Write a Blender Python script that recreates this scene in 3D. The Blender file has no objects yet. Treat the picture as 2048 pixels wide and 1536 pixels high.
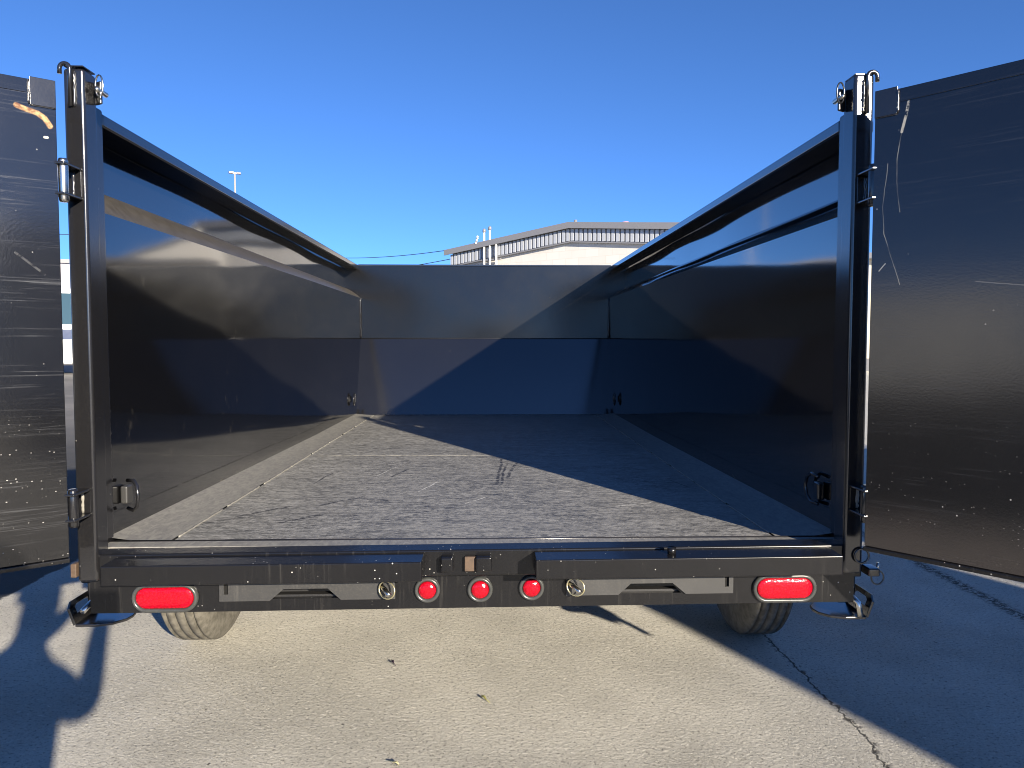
import bpy, bmesh, math, random
from mathutils import Vector, Matrix
random.seed(7)
SC = bpy.context.scene
COL = SC.collection

# ---------------------------------------------------------------- camera, light, sky
CAM = Vector((0.0404, -2.239, 1.2268)); YAW, PITCH, ROLL, FPX = .0283, -.0533, .0004, 1538.0
FW = Vector((math.sin(YAW)*math.cos(PITCH), math.cos(YAW)*math.cos(PITCH), math.sin(PITCH)))
RT = Vector((math.cos(YAW), -math.sin(YAW), 0)); UP = RT.cross(FW)
RT, UP = RT*math.cos(ROLL)+UP*math.sin(ROLL), UP*math.cos(ROLL)-RT*math.sin(ROLL)
cam = bpy.data.objects.new('camera', bpy.data.cameras.new('camera')); COL.objects.link(cam)
cam.data.sensor_width = 36; cam.data.lens = FPX*36/2048
cam.data.clip_start = .02; cam.data.clip_end = 3000
m = Matrix((RT, UP, -FW)).transposed().to_4x4(); m.translation = CAM
cam.matrix_world = m
SC.camera = cam

TOSUN = Vector((.515, -1, .336)).normalized()
SUN_EL = math.asin(TOSUN.z); SUN_AZ = math.atan2(TOSUN.x, TOSUN.y)
world = bpy.data.worlds.new('World'); SC.world = world; world.use_nodes = True
nt = world.node_tree; bg = nt.nodes['Background']
sky = nt.nodes.new('ShaderNodeTexSky'); sky.sky_type = 'NISHITA'; sky.sun_disc = False
sky.sun_elevation = SUN_EL; sky.sun_rotation = SUN_AZ
sky.altitude = 300; sky.air_density = .6; sky.dust_density = .15; sky.ozone_density = 7.0
wt = nt.nodes.new('ShaderNodeTexCoord'); wm_ = nt.nodes.new('ShaderNodeMapping')
wm_.inputs['Scale'].default_value = (1, 1, 1.1); wm_.inputs['Location'].default_value = (0, 0, .04)   # slightly thinner air at the horizon
nt.links.new(wt.outputs['Generated'], wm_.inputs[0]); nt.links.new(wm_.outputs[0], sky.inputs[0])
nt.links.new(sky.outputs[0], bg.inputs[0]); bg.inputs[1].default_value = .108
sl = bpy.data.lights.new('sun', 'SUN'); sl.energy = 5.0; sl.angle = math.radians(.55); sl.color = (1, .89, .73)
so = bpy.data.objects.new('sun', sl); COL.objects.link(so); so.rotation_euler = TOSUN.to_track_quat('Z', 'Y').to_euler()
so.location = (6, -12, 8)
SC.view_settings.view_transform = 'Standard'; SC.view_settings.look = 'None'
SC.view_settings.gamma = 1; SC.view_settings.exposure = 1.22
SC.cycles.max_bounces = 8; SC.cycles.glossy_bounces = 5
SC.cycles.caustics_reflective = False; SC.cycles.use_denoising = True; SC.cycles.filter_width = 1.0
SC.cycles.sample_clamp_indirect = 1.5; SC.cycles.adaptive_threshold = .005; SC.cycles.blur_glossy = 1.0

def at(x, y, d):            # a point that the photograph shows at pixel (x, y), d metres away
    return CAM + (FW + RT*((x-1024)/FPX) - UP*((y-768)/FPX))*d

# ---------------------------------------------------------------- object helpers
def link(name, me, mat=None, parent=None, smooth=None):
    o = bpy.data.objects.new(name, me); COL.objects.link(o)
    if mat is not None:
        for mm in (mat if isinstance(mat, (list, tuple)) else [mat]): me.materials.append(mm)
    if parent is not None: o.parent = parent
    return o
def tag(o, label=None, cat=None, group=None, kind=None):
    for k, v in (('label', label), ('category', cat), ('group', group), ('kind', kind)):
        if v: o[k] = v
    return o
def empty(name, loc=(0, 0, 0), **kw):
    o = bpy.data.objects.new(name, None); COL.objects.link(o); o.location = loc; o.empty_display_size = .2
    return tag(o, **kw)

class MB:
    """collects shapes, builds ONE mesh object"""
    def __init__(s): s.bm = bmesh.new(); s.bev = False
    def _add(s, verts, faces, mi=0, smooth=False):
        vs = [s.bm.verts.new(v) for v in verts]
        for f in faces:
            try:
                fc = s.bm.faces.new([vs[i] for i in f]); fc.material_index = mi; fc.smooth = smooth
            except ValueError: pass
        return vs
    def box(s, x0, x1, y0, y1, z0, z1, bev=0, seg=2, M=None, mi=0, tilt=0):
        t = bmesh.new(); bmesh.ops.create_cube(t, size=1)
        for v in t.verts:
            v.co = Vector(((x0+x1)/2+v.co.x*(x1-x0), (y0+y1)/2+v.co.y*(y1-y0), (z0+z1)/2+v.co.z*(z1-z0)))
        if bev: s.bev = True; bmesh.ops.bevel(t, geom=t.edges[:], offset=bev, segments=seg, affect='EDGES', profile=.5)
        t.verts.index_update()
        vs = [v.co.copy() for v in t.verts]
        if M: vs = [M @ v for v in vs]
        s._add(vs, [[v.index for v in f.verts] for f in t.faces], mi, bool(bev)); t.free(); return s
    def bar(s, p, q, w, h, bev=0, seg=2, up=(0, 0, 1)):     # box from p to q
        p, q = Vector(p), Vector(q); d = q-p; L = d.length; y = d.normalized()
        x = y.cross(Vector(up)).normalized(); z = x.cross(y)
        M = Matrix((x, y, z)).transposed().to_4x4(); M.translation = p
        return s.box(-w/2, w/2, 0, L, -h/2, h/2, bev, seg, M)
    def tube(s, pts, r, n=10, closed=False, jit=0):
        pts = [Vector(p) for p in pts]; rings = []; N = len(pts); prev = None; vs = []
        for i, p in enumerate(pts):
            a = pts[(i-1) % N] if (closed or i) else p; b = pts[(i+1) % N] if (closed or i < N-1) else p
            d = (b-a).normalized()
            if prev is None:
                u = d.cross(Vector((0, 0, 1)))
                if u.length < .1: u = d.cross(Vector((0, 1, 0)))
            else: u = prev-d*prev.dot(d)
            u.normalize(); prev = u; w = d.cross(u)
            rr = r[i] if isinstance(r, (list, tuple)) else r
            if jit: rr *= 1+random.uniform(-jit, jit)
            for k in range(n):
                t = 2*math.pi*k/n; vs.append(p+(u*math.cos(t)+w*math.sin(t))*rr)
        fs = []
        for i in range(N if closed else N-1):
            j = (i+1) % N
            for k in range(n): fs.append([i*n+k, i*n+(k+1) % n, j*n+(k+1) % n, j*n+k])
        if not closed: fs += [list(range(n))[::-1], [(N-1)*n+k for k in range(n)]]
        s._add(vs, fs, 0, True); return s
    def weld(s, p, q, r=.005, step=.006):                   # a lumpy weld bead
        p, q = Vector(p), Vector(q); n = max(4, int((q-p).length/step))
        return s.tube([p.lerp(q, i/n)+Vector([random.uniform(-1, 1)*r*.25 for _ in range(3)]) for i in range(n+1)],
                      [r*(.7+.45*abs(math.sin(i*1.7)))*random.uniform(.85, 1.15) for i in range(n+1)], 6)
    def lathe(s, prof, c, axis='X', n=40, mi=0):
        c = Vector(c); vs = []
        for (r, h) in prof:
            for k in range(n):
                t = 2*math.pi*k/n; a, b = r*math.cos(t), r*math.sin(t)
                vs.append(c+Vector({'X': (h, a, b), 'Y': (a, h, b), 'Z': (a, b, h)}[axis]))
        fs = []
        for i in range(len(prof)-1):
            for k in range(n): fs.append([i*n+k, i*n+(k+1) % n, (i+1)*n+(k+1) % n, (i+1)*n+k])
        fs += [list(range(n))[::-1], [(len(prof)-1)*n+k for k in range(n)]]
        s._add(vs, fs, mi, True); return s
    def prism(s, poly, h, M=None, mi=0):                    # polygon in xy, extruded 0..h along z
        n = len(poly); vs = [Vector((x, y, 0)) for x, y in poly]+[Vector((x, y, h)) for x, y in poly]
        if M: vs = [M @ v for v in vs]
        s._add(vs, [list(range(n))[::-1], list(range(n, 2*n))]+[[i, (i+1) % n, n+(i+1) % n, n+i] for i in range(n)], mi); return s
    def grid(s, f, nu, nv, smooth=True):
        vs = [f(i/nu, j/nv) for j in range(nv+1) for i in range(nu+1)]; w = nu+1
        s._add(vs, [[j*w+i, j*w+i+1, (j+1)*w+i+1, (j+1)*w+i] for j in range(nv) for i in range(nu)], 0, smooth); return s
    def build(s, name, mat, parent=None, shear=0, bevel=0, flip=False):
        if shear:
            for v in s.bm.verts: v.co.z += shear*v.co.x
        bmesh.ops.recalc_face_normals(s.bm, faces=s.bm.faces)
        if flip: bmesh.ops.reverse_faces(s.bm, faces=s.bm.faces)
        me = bpy.data.meshes.new(name); s.bm.to_mesh(me); s.bm.free()
        o = link(name, me, mat, parent)
        if s.bev:
            wn = o.modifiers.new('weighted', 'WEIGHTED_NORMAL'); wn.weight = 100
        if bevel:
            b = o.modifiers.new('bevel', 'BEVEL'); b.width = bevel; b.segments = 2; b.limit_method = 'ANGLE'
        return o
XZ = lambda y=0: Matrix(((1, 0, 0, 0), (0, 0, -1, y), (0, 1, 0, 0), (0, 0, 0, 1)))   # polygon xy -> world xz, extruded toward -y
SH = .0065                                                   # the frame under the bed hangs a touch lower on the left

# ---------------------------------------------------------------- materials
class NT:
    def __init__(s, name):
        s.m = bpy.data.materials.new(name); s.m.use_nodes = True; s.t = s.m.node_tree
        s.b = s.t.nodes['Principled BSDF']; s.out = s.t.nodes['Material Output']
        s.co = s.n('ShaderNodeTexCoord').outputs['Object']
    def n(s, ty, **kw):
        nd = s.t.nodes.new(ty)
        for k, v in kw.items(): setattr(nd, k, v)
        return nd
    def put(s, sock, v):
        if isinstance(v, bpy.types.NodeSocket): s.t.links.new(v, sock)
        else:
            if isinstance(v, (tuple, list)) and len(v) == 3 and sock.type == 'RGBA': v = (*v, 1)
            sock.default_value = v
    def set(s, **kw):
        for k, v in kw.items(): s.put(s.b.inputs[k.replace('_', ' ')], v)
        return s
    def map(s, scale=(1, 1, 1), rot=(0, 0, 0), loc=(0, 0, 0), co=None):
        nd = s.n('ShaderNodeMapping'); s.put(nd.inputs[0], co or s.co)
        nd.inputs['Scale'].default_value = scale; nd.inputs['Rotation'].default_value = rot; nd.inputs['Location'].default_value = loc
        return nd.outputs[0]
    def noise(s, sc, det=4, rough=.55, co=None, dist=0, color=False):
        nd = s.n('ShaderNodeTexNoise'); s.put(nd.inputs['Vector'], co or s.co)
        nd.inputs['Scale'].default_value = sc; nd.inputs['Detail'].default_value = det
        nd.inputs['Roughness'].default_value = rough; nd.inputs['Distortion'].default_value = dist
        return nd.outputs[1 if color else 0]
    def voro(s, sc, co=None, out='Distance', feat='F1', rnd=1):
        nd = s.n('ShaderNodeTexVoronoi', feature=feat); s.put(nd.inputs['Vector'], co or s.co)
        nd.inputs['Scale'].default_value = sc; nd.inputs['Randomness'].default_value = rnd
        return nd.outputs[out]
    def ramp(s, v, a, b, c0=0., c1=1.):                      # smooth step a..b -> c0..c1
        nd = s.n('ShaderNodeMapRange', interpolation_type='SMOOTHSTEP'); s.put(nd.inputs[0], v)
        for i, x in zip((1, 2, 3, 4), (a, b, c0, c1)): nd.inputs[i].default_value = x
        return nd.outputs[0]
    def mix(s, f, a, b):
        nd = s.n('ShaderNodeMix', data_type='RGBA'); s.put(nd.inputs[0], f); s.put(nd.inputs[6], a); s.put(nd.inputs[7], b)
        return nd.outputs[2]
    def math(s, op, a, b=0., c=0.):
        nd = s.n('ShaderNodeMath', operation=op); s.put(nd.inputs[0], a); s.put(nd.inputs[1], b); s.put(nd.inputs[2], c)
        return nd.outputs[0]
    def sep(s, co=None):
        nd = s.n('ShaderNodeSeparateXYZ'); s.put(nd.inputs[0], co or s.co); return nd.outputs
    def bump(s, h, dist, strength=1., prev=None):
        nd = s.n('ShaderNodeBump'); s.put(nd.inputs['Height'], h); nd.inputs['Distance'].default_value = dist
        nd.inputs['Strength'].default_value = strength
        if prev is not None: s.put(nd.inputs['Normal'], prev)
        return nd.outputs[0]

DUST = (.2, .18, .145)
def paint(name, rough=.16, dust=.25, specks=.5, wave=.0, scr=0., base=.011, ior=1.6, tint=(1, 1, 1.12), drip=0, smudge=0, micro=1.):
    k = NT(name); X, Y, Z = k.sep()
    big = k.noise(2.3, 5, .6); fine = k.noise(55, 4, .65)
    fine = k.noise(240, 5, .7)
    d = k.math('MULTIPLY', k.ramp(big, .3, .85), k.ramp(fine, .4, .8)); d = k.math('MULTIPLY', d, dust)
    # little dried spatter dots
    vo = k.n('ShaderNodeTexVoronoi'); k.put(vo.inputs['Vector'], k.co); vo.inputs['Scale'].default_value = 62 if specks < .9 else 88
    sel = k.n('ShaderNodeSeparateColor'); k.put(sel.inputs[0], vo.outputs['Color'])
    dot = k.math('MULTIPLY', k.ramp(vo.outputs['Distance'], .06, .16 if specks < .9 else .22, 1, 0), k.ramp(sel.outputs[0], .93 if specks < .9 else .86, .96 if specks < .9 else .88))
    dot = k.math('MULTIPLY', dot, k.math('MULTIPLY', k.ramp(k.noise(3.1, 3), .45, .6), specks))
    if smudge:
        sm_ = k.math('MULTIPLY', k.ramp(k.noise(26, 5, .7, k.map((1, 1, .6))), .56, .68), k.ramp(k.noise(3.3, 4, .6), .54, .66)); d = k.math('ADD', d, k.math('MULTIPLY', sm_, smudge))
    col = k.mix(d, tuple(base*t for t in tint), DUST)
    if scr:                                                   # sideways rub marks on the gates
        s1 = k.noise(1, 7, .75, k.map((3.2, 3.2, 150), (0, .05, 0)), dist=.5); s2 = k.noise(1, 5, .6, k.map((1.6, 1.6, 16), (0, .1, 0)), dist=.8)
        sc = k.math('MULTIPLY', k.ramp(s1, .5, .7), k.ramp(s2, .44, .64)); sc = k.math('MULTIPLY', sc, scr)
        col = k.mix(sc, col, (.085, .087, .092))
        low = k.ramp(Z, .8, 1.15, 1, 0); run = k.ramp(k.noise(1, 5, .6, k.map((2.5, 2.5, 28), (0, .07, 0))), .46, .62)
        v2 = k.n('ShaderNodeTexVoronoi'); k.put(v2.inputs['Vector'], k.map((1, 1, 1.5))); v2.inputs['Scale'].default_value = 95
        se = k.n('ShaderNodeSeparateColor'); k.put(se.inputs[0], v2.outputs['Color'])
        dot = k.math('MAXIMUM', dot, k.math('MULTIPLY', k.math('MULTIPLY', k.math('MULTIPLY', k.ramp(v2.outputs['Distance'], .12, .24, 1, 0), k.ramp(se.outputs[0], .68, .7)), k.math('MULTIPLY', low, run)), min(1, scr*1.3)))
        d = k.math('ADD', d, k.math('MULTIPLY', sc, .6))
    if drip:
        dn = k.noise(1, 5, .65, k.map((70, 70, 3.5))); col = k.mix(k.math('MULTIPLY', k.math('MULTIPLY', k.ramp(dn, .52, .72), k.ramp(k.noise(4, 4), .4, .65)), drip), col, (.2, .19, .17))
        f3 = k.noise(420, 4, .8); col = k.mix(k.math('MULTIPLY', k.ramp(f3, .6, .75), drip*.35), col, (.25, .24, .22))
    col = k.mix(dot, col, (.62, .6, .55))
    rg = k.math('ADD', k.math('MULTIPLY', d, .35), k.ramp(k.noise(7, 4), .3, .8, rough*.92, rough*1.1))
    nb = k.bump(k.noise(160, 2), .00012, .6*micro)
    if wave: nb = k.bump(k.noise(.9, 1.0, .4, k.map((1, 1, .9))), wave, 1, nb)
    k.set(Base_Color=col, Roughness=rg, IOR=ior, Normal=nb)
    k.col, k.rg, k.dust, k.nb = col, rg, d, nb
    return k
M = {}
M['wall'] = paint('black_wall_paint', .065, .05, .25, .010, ior=2.2, base=.005, smudge=.13, micro=.3).m
M['wall_front'] = paint('black_front_paint', .19, .012, .2, .008, ior=1.55, base=.004, micro=.3).m
M['lower_front'] = paint('black_slope_paint', .13, .03, .2, .006, ior=2.0, base=.008, micro=.3).m
M['rail'] = paint('black_rail_paint', .14, .05, .2, ior=2.1, base=.005).m
M['tube'] = paint('black_tube_paint', .17, .1, .4, ior=1.8).m
M['beam'] = paint('black_beam_paint', .22, .035, 1., base=.007, ior=1.5, drip=.1).m
M['gate'] = paint('black_gate_paint', .3, .1, .3, .02, scr=.35).m
M['plate'] = paint('grey_steel_paint', .4, .25, .7, base=.034, tint=(1, 1, 1.), drip=.2).m
M['dark'] = paint('under_frame_paint', .5, .3, .3).m
def stroke_mask(k, A, B, pts, w, wob=.01, nsc=14):          # a worn mark along a polyline in the A-B plane of the object
    best = None
    wa = k.math('ADD', A, k.math('MULTIPLY', k.math('SUBTRACT', k.noise(nsc, 4), .5), wob)); wb = k.math('ADD', B, k.math('MULTIPLY', k.math('SUBTRACT', k.noise(nsc*1.2, 4), .5), wob))
    for (x0, z0), (x1, z1) in zip(pts, pts[1:]):
        dx, dz = x1-x0, z1-z0; L2 = dx*dx+dz*dz
        ax = k.math('SUBTRACT', wa, x0); az = k.math('SUBTRACT', wb, z0)
        t = k.math('DIVIDE', k.math('ADD', k.math('MULTIPLY', ax, dx), k.math('MULTIPLY', az, dz)), L2)
        cl = k.n('ShaderNodeClamp'); k.put(cl.inputs[0], t); t = cl.outputs[0]
        ex = k.math('SUBTRACT', ax, k.math('MULTIPLY', t, dx)); ez = k.math('SUBTRACT', az, k.math('MULTIPLY', t, dz))
        d = k.math('SQRT', k.math('ADD', k.math('MULTIPLY', ex, ex), k.math('MULTIPLY', ez, ez)))
        best = d if best is None else k.math('MINIMUM', best, d)
    return k.ramp(best, w*.5, w*1.3, 1, 0)
def make_floor_mat():
    k = NT('scuffed_floor'); X, Y, Z = k.sep()
    film = k.noise(1, 9, .75, k.map((30, 55, 30), (0, 0, .2)), dist=.9)
    flk = k.noise(1, 7, .75, k.map((75, 130, 60), (0, 0, .35)), dist=.7)
    scr = k.noise(1, 9, .74, k.map((11, 50, 12), (0, 0, .32)), dist=1.5)
    scr2 = k.noise(1, 8, .74, k.map((9, 75, 12), (0, 0, -.25)), dist=1.3)
    patch = k.noise(2.6, 5, .6); near = k.math('MULTIPLY', k.ramp(Y, .6, 3.2, 1, .35), k.ramp(k.noise(1, 5, .65, k.map((2.2, 4.5, 2))), .36, .6, .3, 1))
    lane = k.noise(1, 7, .7, k.map((3, 38, 3), (0, 0, .12)), dist=.8)
    col = k.mix(k.ramp(film, .36, .62), (.12, .117, .104), (.36, .352, .325))
    col = k.mix(k.math('MULTIPLY', k.ramp(flk, .54, .64), k.math('MULTIPLY', near, .75)), col, (.62, .61, .56))
    col = k.mix(k.math('MULTIPLY', k.ramp(flk, .38, .46, 1, 0), k.math('MULTIPLY', near, .7)), col, (.045, .045, .045))
    col = k.mix(k.ramp(lane, .48, .66, 0, .45), col, (.07, .068, .064))
    dk = k.math('MULTIPLY', k.math('MAXIMUM', k.ramp(scr, .53, .58), k.ramp(scr2, .56, .6)), k.ramp(patch, .42, .54))
    col = k.mix(k.math('MULTIPLY', dk, k.math('MULTIPLY', near, .95)), col, (.022, .022, .023))
    brk = k.ramp(k.noise(30, 5, .75), .4, .52)
    dm = None
    for pts, w in DARK_MARKS:
        mk = stroke_mask(k, X, Y, pts, w, .03, 9); dm = mk if dm is None else k.math('MAXIMUM', dm, mk)
    col = k.mix(k.math('MULTIPLY', k.math('MULTIPLY', dm, brk), .9), col, (.03, .03, .031))
    lm = None
    for pts, w in LIGHT_MARKS:
        mk = stroke_mask(k, X, Y, pts, w, .02, 9); lm = mk if lm is None else k.math('MAXIMUM', lm, mk)
    col = k.mix(k.math('MULTIPLY', k.math('MULTIPLY', lm, brk), .8), col, (.66, .65, .6))
    k.set(Base_Color=col, Roughness=k.ramp(film, .3, .7, .3, .55), IOR=1.5,
          Normal=k.bump(k.noise(1.1, 2), .012, 1, k.bump(k.math('ADD', film, flk), .0016, .8)))
    return k.m
DARK_MARKS = [([(-.754, 1.186), (-.658, 1.157), (-.685, .904)], .004), ([(-.389, 1.037), (-.338, 1.257)], .006), ([(.065, .874), (.098, 1.564)], .007), ([(.083, .87), (.113, 1.4)], .006), ([(.114, 1.024), (.161, 1.434)], .008),
              ([(-.796, .324), (-.662, .47)], .008), ([(-.561, .492), (-.439, .632)], .009), ([(-.636, .227), (-.531, .332)], .01), ([(-.493, .899), (-.415, .92)], .006), ([(.798, .958), (.838, .788)], .006)]
LIGHT_MARKS = [([(-.239, .733), (-.179, .937)], .004), ([(-.45, 1.1), (-.4, 1.32)], .003), ([(-.05, .5), (.02, .62)], .003), ([(-.2, 1.75), (-.14, 1.68)], .005), ([(.3, .75), (.36, .7)], .004), ([(.5, .45), (.62, .5)], .003)]
M['floor'] = make_floor_mat()
def make_strip_mat():
    k = NT('dusty_floor_edge'); b = k.noise(1, 7, .66, k.map((70, 24, 60)), dist=.8)
    col = k.mix(k.ramp(b, .3, .7), (.17, .165, .155), (.3, .29, .255))
    k.set(Base_Color=col, Roughness=.42, Normal=k.bump(b, .001, .6)); return k.m
M['strip'] = make_strip_mat()
def simple(name, col, rough=.5, metal=0., var=.15, sc=18, ior=1.5, bmp=0., coat=0.):
    k = NT(name); n = k.noise(sc, 5, .6)
    c = k.mix(n, tuple(x*(1-var) for x in col), tuple(min(1, x*(1+var)) for x in col))
    k.set(Base_Color=c, Roughness=k.ramp(n, .3, .7, rough*.85, min(1, rough*1.15)), Metallic=metal, IOR=ior, Coat_Weight=coat)
    if bmp: k.set(Normal=k.bump(n, bmp, .8))
    return k.m
M['weld'] = paint('weld_bead_paint', .2, .1, .5, base=.02, ior=1.7).m
M['chrome'] = simple('zinc_steel', (.62, .6, .55), .25, 1., .1)
M['ring'] = simple('yellow_zinc_ring', (.66, .6, .38), .3, .85, .1)
M['dust_weld'] = simple('dusty_weld', (.24, .23, .2), .5, 0, .6, 50)
M['rubber'] = simple('black_rubber', (.05, .052, .05), .28, 0, .3, 40)
M['ledge'] = simple('dusty_sunlit_ledge', (.075, .066, .052), .35, 0, .35, 30, 1.6)  # dust plus the sun's warm tone put into the colour, left ledge only
M['ledge_right'] = M['wall']
M['rust'] = simple('rusty_steel', (.085, .055, .035), .7, 0, .7, 90)
def make_lens():
    k = NT('red_lens'); h = k.voro(170)
    col = k.mix(k.ramp(h, .1, .6), (.52, .003, .018), (.3, .002, .01))
    k.set(Base_Color=col, Roughness=.15, Coat_Weight=.25, IOR=1.4, Normal=k.bump(h, .0015, .5)); return k.m
M['lens'] = make_lens()
def make_tyre():
    k = NT('dusty_tyre'); n = k.noise(30, 6, .65)
    col = k.mix(k.ramp(n, .3, .65), (.07, .064, .05), (.145, .134, .11))
    k.set(Base_Color=col, Roughness=.85, Normal=k.bump(k.noise(200, 3), .001, .6)); return k.m
M['tyre'] = make_tyre()

def make_ground():
    k = NT('concrete_yard'); X, Y, Z = k.sep()
    n1 = k.noise(.9, 6, .6); n2 = k.noise(9, 5, .6); n3 = k.noise(85, 6, .75)
    col = k.mix(k.ramp(n1, .3, .7), (.66, .63, .545), (.7, .67, .585))
    col = k.mix(k.math('MULTIPLY', k.ramp(n2, .45, .75), .4), col, (.57, .54, .465))
    col = k.mix(k.math('MULTIPLY', k.ramp(n3, .53, .63), .85), col, (.2, .187, .157))
    n4 = k.noise(150, 4, .75)
    col = k.mix(k.math('MULTIPLY', k.ramp(n4, .54, .64), .7), col, (.85, .82, .74))
    # grey patches with worn cement skin
    col = k.mix(k.math('MULTIPLY', k.ramp(k.noise(2.4, 5, .65, dist=.8), .56, .72), .18), col, (.42, .405, .365))
    # dark grit
    def grit(sc, thr, r0, r1):
        vo = k.n('ShaderNodeTexVoronoi'); k.put(vo.inputs['Vector'], k.math and k.map((1, 1, 1)))
        vo.inputs['Scale'].default_value = sc
        s = k.n('ShaderNodeSeparateColor'); k.put(s.inputs[0], vo.outputs['Color'])
        dd = k.math('ADD', vo.outputs['Distance'], k.math('MULTIPLY', k.noise(sc*2.2, 3), .35))
        return k.math('MULTIPLY', k.ramp(dd, r0, r1, 1, 0), k.ramp(s.outputs[0], thr, thr+.01))
    g = k.math('MAXIMUM', k.math('MAXIMUM', grit(23, .93, .2, .27), grit(60, .92, .25, .34)), grit(130, .9, .25, .36))
    col = k.mix(g, col, (.05, .045, .04))
    # cracks and slab joints that run beside the trailer
    wob = k.math('MULTIPLY', k.math('SUBTRACT', k.noise(2.1, 6, .7, k.map((.001, 1, 1))), .5), .14)
    wob2 = k.math('MULTIPLY', k.math('SUBTRACT', k.noise(40, 4, .7), .5), .03)
    def joint(x, wide, soft):
        d = k.math('ABSOLUTE', k.math('ADD', k.math('SUBTRACT', X, x), k.math('ADD', wob, wob2)))
        return k.ramp(d, wide, wide+soft, 1, 0)
    cr = joint(1.2, .001, .0042)
    chip = k.math('MULTIPLY', joint(1.2, .004, .02), k.ramp(k.noise(26, 4), .55, .62))
    cr = k.math('MAXIMUM', cr, chip)
    rj = k.math('MULTIPLY', joint(2.43, .012, .045), k.ramp(k.noise(45, 5, .7), .42, .56))
    cr = k.math('MAXIMUM', cr, rj)
    col = k.mix(k.math('MULTIPLY', cr, .9), col, (.03, .028, .025))
    # dark asphalt left of the slab
    asp = k.ramp(k.math('ADD', k.math('ADD', X, wob), wob2), -2.31, -2.29, 1, 0)
    ac = k.mix(k.ramp(k.noise(180, 4), .35, .65), (.035, .035, .036), (.1, .098, .09))
    ac2 = k.mix(k.ramp(k.noise(.25, 4), .4, .6), (.2, .19, .175), (.26, .245, .22))
    far = k.ramp(Y, 4., 12.)
    col = k.mix(asp, col, k.mix(far, ac, ac2))
    # raised cement ridges: relief the low sun rakes across
    r1 = k.noise(1, 8, .78, k.map((62, 70, 60), (0, 0, .35)))
    vo_ = k.n('ShaderNodeTexVoronoi', feature='SMOOTH_F1'); k.put(vo_.inputs['Vector'], k.map((1, 1.15, 1), (0, 0, .6))); vo_.inputs['Scale'].default_value = 105
    r2 = k.noise(1, 4, .75, k.map((220, 240, 220)))
    h = k.math('ADD', k.math('ADD', k.ramp(r1, .4, .62), k.math('MULTIPLY', vo_.outputs['Distance'], -.5)), k.math('MULTIPLY', r2, .9))
    h = k.math('SUBTRACT', h, k.math('MULTIPLY', cr, 1.8)); h = k.math('SUBTRACT', h, k.math('MULTIPLY', g, .6))
    amp = k.ramp(k.noise(1.3, 4), .3, .7, .72, 1.)
    nb = k.n('ShaderNodeBump'); k.put(nb.inputs['Height'], h); nb.inputs['Distance'].default_value = .006; k.put(nb.inputs['Strength'], amp)
    k.set(Base_Color=col, Roughness=.88, Normal=nb.outputs[0]); k.b.inputs['Specular IOR Level'].default_value = .25
    return k.m
M['ground'] = make_ground()

# ---------------------------------------------------------------- ground
g = MB()
def ring_grid():
    xs = [-600, -120, -40, -12, -5, -3, 0, 3, 5, 12, 40, 120, 600]
    vs = [(x, y, 0) for y in xs for x in xs]; w = len(xs)
    g._add(vs, [[j*w+i, j*w+i+1, (j+1)*w+i+1, (j+1)*w+i] for j in range(w-1) for i in range(w-1)])
ring_grid()
tag(g.build('ground', M['ground']), kind='structure')

# ---------------------------------------------------------------- dump trailer
T = empty('dump_trailer', (0, 0, 0), label='black open dump trailer with its rear barn doors swung open, seen into the empty bed', cat='trailer')
FL = .65; YF = 4.17; YB = 3.907
zS1, zS2, zR1, zR2, zFold, zTop = FL+.947, FL+1.014, FL+1.184, FL+1.2197, FL+.6138, FL+1.213

# floor
f = MB(); f.grid(lambda u, v: Vector((-.885+1.77*u, -.02+(YB+.02)*v, FL)), 24, 48); f.build('bed_floor', M['floor'], T)
for s in (-1, 1):
    f = MB(); f.grid(lambda u, v: Vector((s*(.889+.176*u), -.02+(YB+.02)*v, FL+.003+.016*u*u)), 6, 30)
    f.build('floor_edge_strip', M['strip'], T)
    for i in range(9):
        ya = .05+i*.43; wl_ = MB(); wl_.weld((s*(.887+random.uniform(-.002, .002)), ya, FL+.001), (s*(.887+random.uniform(-.002, .002)), min(YB-.02, ya+.43-random.choice((.0, .03, .06))), FL+.001), .0036, .012)
        wl_.build('weld_seam', M['dust_weld'], T)
MB().weld((-.85, 1.69, FL-.0006), (.85, 1.70, FL-.0006), .0018, .02).build('weld_seam', M['dust_weld'], T)
MB().box(-1.06, 1.06, -.085, -.022, FL-.02, FL+.006, .004).build('threshold_lip', M['strip'], T)
MB().tube([(-1.05, -.019, FL+.004), (1.05, -.019, FL+.004)], .005, 8).build('threshold_edge', M['weld'], T)

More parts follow.
